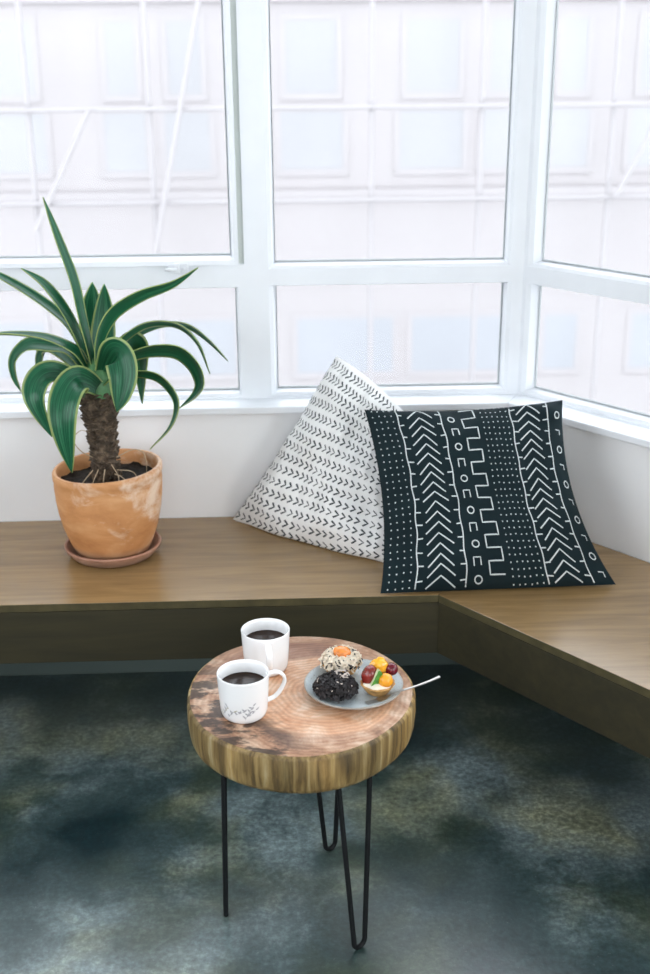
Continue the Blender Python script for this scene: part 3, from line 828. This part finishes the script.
# nut-topped tart
ax_, ay_ = .098, 2.008
t = empty('nut_tart', (ax_, ay_, pz), 'tart heaped with pale nut flakes around an orange centre on the plate', 'pastry', GRP)
mb = MB(); mb.lathe([(.0005,0),(.024,0),(.028,.004),(.036,.020),(.0375,.022),(.036,.0235),(.0335,.022),(.0005,.020)], 72, (ax_, ay_, pz+.001), 0, fluted(16, .05)); mb.build('crust', M_crust, t)
mb = MB(); mb.lathe([(.034,.0215),(.036,.026),(.032,.036),(.020,.044),(.0005,.046)], 40, (ax_, ay_, pz), 0, lambda a, z: 1+.05*math.sin(4*a+z*300)); mb.build('cream', M_cream, t)
r_ = random.Random(1); mb = MB(); flakes(mb, (ax_, ay_, pz+.024), .040, .026, 230, .003, .0068, r_, cone=1.65); flakes(mb, (ax_, ay_, pz+.024), .041, .0255, 90, .002, .0042, r_, 1, cone=1.6)
fo = mb.build('nut_flakes', [M_alm, M_dark2], t, smooth=False, merge=False); fo['kind'] = 'stuff'
M_apr = simple('glazed apricot', (.82,.25,.05), .25, .6, var=.35, vscale=70)
mb = MB(); mb.ball((ax_+.002, ay_-.006, pz+.048), .0165, fn=lambda d: 1+.16*noise.noise(d*2.6), sc=(1.05,.95,.6)); mb.build('apricot', M_apr, t)
# dark cluster
bx_, by_ = .084, 1.927
t = empty('chocolate_cluster', (bx_, by_, pz), 'dark chocolate cluster coated in black flakes at the front of the plate', 'pastry', GRP)
mb = MB(); mb.ball((bx_, by_, pz+.0175), .040, fn=lambda d: 1+.10*noise.noise(d*3.1), sc=(1,.93,.46), seg=30, rings=18)
for i, v in enumerate(mb.v):
    if v.z < pz+.0008: v.z = pz+.0008
mb.build('cake', M_dark, t)
r_ = random.Random(2); mb = MB(); flakes(mb, (bx_, by_, pz+.012), .0405, .0265, 300, .003, .0068, r_, cone=1.65, th=.0013); fo = mb.build('chocolate_flakes', M_dark2, t, smooth=False, merge=False); fo['kind'] = 'stuff'
mb = MB(); flakes(mb, (bx_+.012, by_+.012, pz+.030), .016, .011, 26, .002, .0052, r_, cone=1.3); flakes(mb, (bx_, by_, pz+.014), .041, .027, 16, .0015, .003, r_, cone=1.5)
fo = mb.build('pale_shavings', M_coco, t, smooth=False, merge=False); fo['kind'] = 'stuff'
# fruit tart
cx_, cy_ = .1635, 1.930
t = empty('fruit_tart', (cx_, cy_, pz), 'small tart filled with glazed fruit pieces and a cherry at the right of the plate', 'pastry', GRP)
mb = MB(); mb.lathe([(.0005,0),(.019,0),(.022,.003),(.030,.017),(.0315,.019),(.030,.0205),(.0275,.019),(.0005,.016)], 64, (cx_, cy_, pz+.001), 0, fluted(14, .06)); mb.build('crust', M_crust, t)
mb = MB(); mb.lathe([(.0278,.0195),(.026,.023),(.018,.0265),(.0005,.028)], 40, (cx_, cy_, pz), 0, lambda a, z: 1+.05*math.sin(6*a)); mb.build('cream', M_cream, t)
def fruit(name, c, r, col, sc, seedv, amp=.1, rough=.15, rot=None):
    m = MB(); m.ball((0,0,0), r, fn=lambda d: 1+amp*noise.noise(d*2.2+Vector((seedv,0,0))), sc=sc, seg=20, rings=12)
    from mathutils import Euler
    if rot: 
        e = Euler(rot).to_matrix(); m.v = [e @ v for v in m.v]
    m.v = [v + Vector(c) for v in m.v]
    return m.build(name, simple('glazed '+name, col, rough, .6, var=.2, vscale=60), t)
fruit('mango_piece', (cx_+.004, cy_+.018, pz+.044), .0185, (.88,.42,.03), (1.0,.7,1.0), 1, .2)
fruit('peach_piece', (cx_+.014, cy_-.012, pz+.031), .0140, (.92,.36,.02), (1,1,.95), 2)
fruit('strawberry_half', (cx_-.016, cy_+.003, pz+.035), .0190, (.20,.018,.012), (.75,.9,1.05), 3, .12, .2, (0,.35,0))
fruit('cherry', (cx_+.027, cy_+.014, pz+.040), .0125, (.13,.006,.016), (1,1,1), 4, .02, .08)
mb = MB()                                  # kiwi wedge standing on edge
kc = Vector((cx_-.009, cy_-.014, pz+.036)); ux = Vector((.42,.16,.88)).normalized(); nk = Vector((.42,-.78,.40)); nk = (nk-ux*nk.dot(ux)).normalized(); vk = nk.cross(ux)
if vk.x < 0: vk = -vk
vs = []; K = 14
for sd in (-1, 1):
    for k in range(K+1):
        a = PI*k/K; vs.append(kc + ux*math.cos(a)*.0205 + vk*math.sin(a)*.0170 + nk*sd*.0036)
mb.add(vs, [tuple(range(K+1))[::-1], tuple(range(K+1, 2*K+2))], 0)
mb.add(vs, [(k, (k+1) % (K+1), K+1+(k+1) % (K+1), K+1+k) for k in range(K+1)], 1)
mb.build('kiwi_slice', [simple('kiwi flesh', (.07,.26,.03), .2, .6, var=.4, vscale=120), simple('pale kiwi edge', (.62,.70,.40), .3)], t)
# fork lying over the rim
M_silver = simple('brushed steel', (.42,.41,.39), .30, .5, 1.0)
fp = [(.139,1.884,pz+.0035),(.160,1.8915,pz+.0045),(.185,1.9005,pz+.0105),(.2005,1.906,pz+.0142),(.232,1.917,pz+.0175),(.262,1.928,pz+.0225),(.281,1.935,pz+.0270)]
fk = empty('dessert_fork', fp[3], 'small steel fork lying on the plate with its handle over the rim', 'fork')
def strip(path, wfun, th, n=30):
    P = crom(path, n); vs = []; fs = []
    for i, p in enumerate(P):
        T = (P[min(i+1, n)]-P[max(i-1, 0)]).normalized(); s = T.cross(Vector((0,0,1))).normalized(); u = s.cross(T)
        w = wfun(i/n)
        vs += [p+s*w-u*th, p+s*w+u*th*.3, p+u*th, p-s*w+u*th*.3, p-s*w-u*th]
    for i in range(n):
        for k in range(5): fs.append((i*5+k, i*5+(k+1) % 5, (i+1)*5+(k+1) % 5, (i+1)*5+k))
    fs += [(0,1,2,3,4), tuple(n*5+k for k in range(5))[::-1]]
    m = MB(); m.add(vs, fs); return m
strip(fp[2:], lambda t: .0019+.0016*t*t, .0011).build('handle', M_silver, fk)
hd = [Vector(fp[2]), Vector(fp[2])*.5+Vector(fp[1])*.5+Vector((0,0,-.001)), Vector(fp[1])]
strip(hd, lambda t: .002+.0062*math.sin(min(1, t*1.3)*PI/2), .0009, 14).build('neck', M_silver, fk)
dr = (Vector(fp[0])-Vector(fp[1])).normalized(); sd = dr.cross(Vector((0,0,1))).normalized()
for k in range(4):
    o_ = sd*(-.0066+.0044*k)
    strip([Vector(fp[1])+o_*.95, (Vector(fp[1])+Vector(fp[0]))/2+o_*.95+Vector((0,0,-.0006)), Vector(fp[0])+o_*.9], lambda t: .0014*(1-.55*t), .0008, 8).build('tine', M_silver, fk)

# ------------------------------------------------------------------ the street outside
EY = 9.86
M_fac = simple('pale plastered facade', (0.331,0.307,0.308), .9, var=.04, vscale=.6)
M_fwin = simple('pale shutter glass', (0.297,0.292,0.301), .3, var=.04, vscale=1.2)
M_ftrim = simple('white facade trim', (0.329,0.306,0.308), .8)
M_shop = simple('pale blue shopfront', (0.274,0.279,0.298), .4, var=.03, vscale=1.5)
M_pole = simple('pale grey scaffold tube', (0.305,0.286,0.290), .5)
M_ground = simple('pale pavement', (0.304,0.304,0.304), .9)
mb = MB(); mb.box(-14, 16, D+.7, 24, -4.3, -4.2); struct(mb.build('ground', M_ground, smooth=False))
bld = empty('neighbouring_building', (0, EY+.3, -4.2), 'pale apartment building across the street, washed out by daylight', 'building')
mb = MB(); mb.box(-13, 15, EY+.12, EY+5, -4.2, 3.0); mb.build('wall', M_fac, bld, smooth=False)
def bwin(x0, x1, z0, z1, m=None):
    f = MB(); e = .05; y0 = EY+.112
    f.box(x0-e, x0, y0, EY+.125, z0-e, z1+e); f.box(x1, x1+e, y0, EY+.125, z0-e, z1+e)
    f.box(x0, x1, y0, EY+.125, z1, z1+e); f.box(x0-.04, x1+.04, y0-.006, EY+.125, z0-e, z0)
    if x1-x0 > .7: f.box((x0+x1)/2-.02, (x0+x1)/2+.02, y0+.005, EY+.125, z0, z1)
    fo_ = f.build('window_frame', M_ftrim, bld, smooth=False)
    g = MB(); g.box(x0, x1, EY+.116, EY+.121, z0, z1); g.build('window_pane', m or M_fwin, fo_, smooth=False)
for x0, x1 in ((-3.4,-2.75),(-2.45,-1.95),(-1.37,-1.14),(-.88,-.62),(.06,.47),(1.04,1.46),(1.72,2.0),(2.30,2.50),(2.95,3.5),(3.9,4.5)):
    bwin(x0, x1, 1.29, 1.84); bwin(x0-.05, x1+.05, .69, 1.15)
    bwin(x0, x1, 2.3, 2.8)
mb = MB(); mb.box(-13, 15, EY+.07, EY+.13, .47, .53); mb.box(-13, 15, EY+.08, EY+.13, 1.98, 2.10); mb.build('cornice', M_ftrim, bld, smooth=False)
for x0, x1 in ((-4.2,-3.2),(-3.1,-2.05),(-1.9,-.42),(.12,.95),(1.12,1.92),(2.28,2.56),(3.05,4.1),(4.3,5.4)):
    bwin(x0, x1, -1.04, -.56, M_shop)
scf = empty('scaffolding', (0, EY-.5, -4.2), 'pale tube scaffolding standing in front of the building across the street', 'scaffolding')
sy = EY - .35
for x in (-3.2,-1.93,-1.0,-.28,.72,1.58,2.62,3.7):
    m = MB(); m.tube([(x, sy, -4.2), (x, sy, 3.2)], .022, 10); m.build('pole', M_pole, scf)
for z in (-1.9,.50,1.20,2.6):
    m = MB(); m.tube([(-5, sy-.05, z), (6, sy-.05, z)], .018, 10); m.build('rail', M_pole, scf)
for a, b in (((-1.02,sy-.1,.05), (-.55,sy-.1,2.1)), ((-1.93,sy-.1,.30), (-1.45,sy-.1,1.2)), ((2.65,sy-.1,.5),(3.6,sy-.1,2.4))):
    m = MB(); m.tube([a, b], .020, 10); m.build('brace', M_pole, scf)

# ------------------------------------------------------------------ light
wd = bpy.data.worlds.new('overcast sky'); SC.world = wd; wd.use_nodes = True
bg = wd.node_tree.nodes['Background']; bg.inputs[0].default_value = (.90,.945,1.0,1); bg.inputs[1].default_value = WST
def area(name, loc, rot, sx, sy_, rad, col=(1,1,1)):
    l = bpy.data.lights.new(name, 'AREA'); l.shape = 'RECTANGLE'; l.size = sx; l.size_y = sy_; l.color = col
    l.energy = rad*PI*sx*sy_
    o = bpy.data.objects.new(name, l); COL.objects.link(o); o.location = loc; o.rotation_euler = rot; return o
area('fill_left_opening', (XL-.05, .7, 1.675), (0, -PI/2, 0), 1.6, 3.1, LL, (.95,.975,1.0))  # added fill lamp, set in the unseen left wall
area('fill_rear_opening', (-.15, YB-.05, 1.6), (PI/2, 0, 0), 2.4, 1.75, LB, (.97,.985,1.0))  # weak fill lamp added behind the camera, out of view

area('daylight_right_opening', (RE.x+.05, -1.0, 1.6), (0, PI/2, 0), 1.95, 2.05, LR, (1.0,.985,.96))
# ------------------------------------------------------------------ camera
cam = bpy.data.cameras.new('camera'); co = bpy.data.objects.new('camera', cam); COL.objects.link(co)
th, ro, ya = .3552, -.0085, .0349
fw = Vector((math.sin(ya)*math.cos(th), math.cos(ya)*math.cos(th), -math.sin(th)))
r0 = Vector((math.cos(ya), -math.sin(ya), 0)); u0 = r0.cross(fw)
rr = r0*math.cos(ro) + u0*math.sin(ro); uu = rr.cross(fw)
from mathutils import Matrix
co.matrix_world = Matrix(((rr.x, uu.x, -fw.x, 0), (rr.y, uu.y, -fw.y, 0), (rr.z, uu.z, -fw.z, 1.59), (0, 0, 0, 1)))
cam.sensor_fit = 'VERTICAL'; cam.sensor_height = 36; cam.lens = 1168.73/974*36
cam.clip_start = .02; cam.clip_end = 100
cam.dof.use_dof = True; cam.dof.focus_distance = 2.36; cam.dof.aperture_fstop = 3.2
SC.camera = co
vs_ = SC.view_settings
vs_.view_transform = 'Standard'; vs_.look = 'None'; vs_.gamma = 1; vs_.exposure = EXPO
SC.cycles.max_bounces = 10; SC.cycles.diffuse_bounces = 6; SC.cycles.transparent_max_bounces = 12
SC.cycles.caustics_reflective = False; SC.cycles.caustics_refractive = False
SC.cycles.sample_clamp_indirect = 4
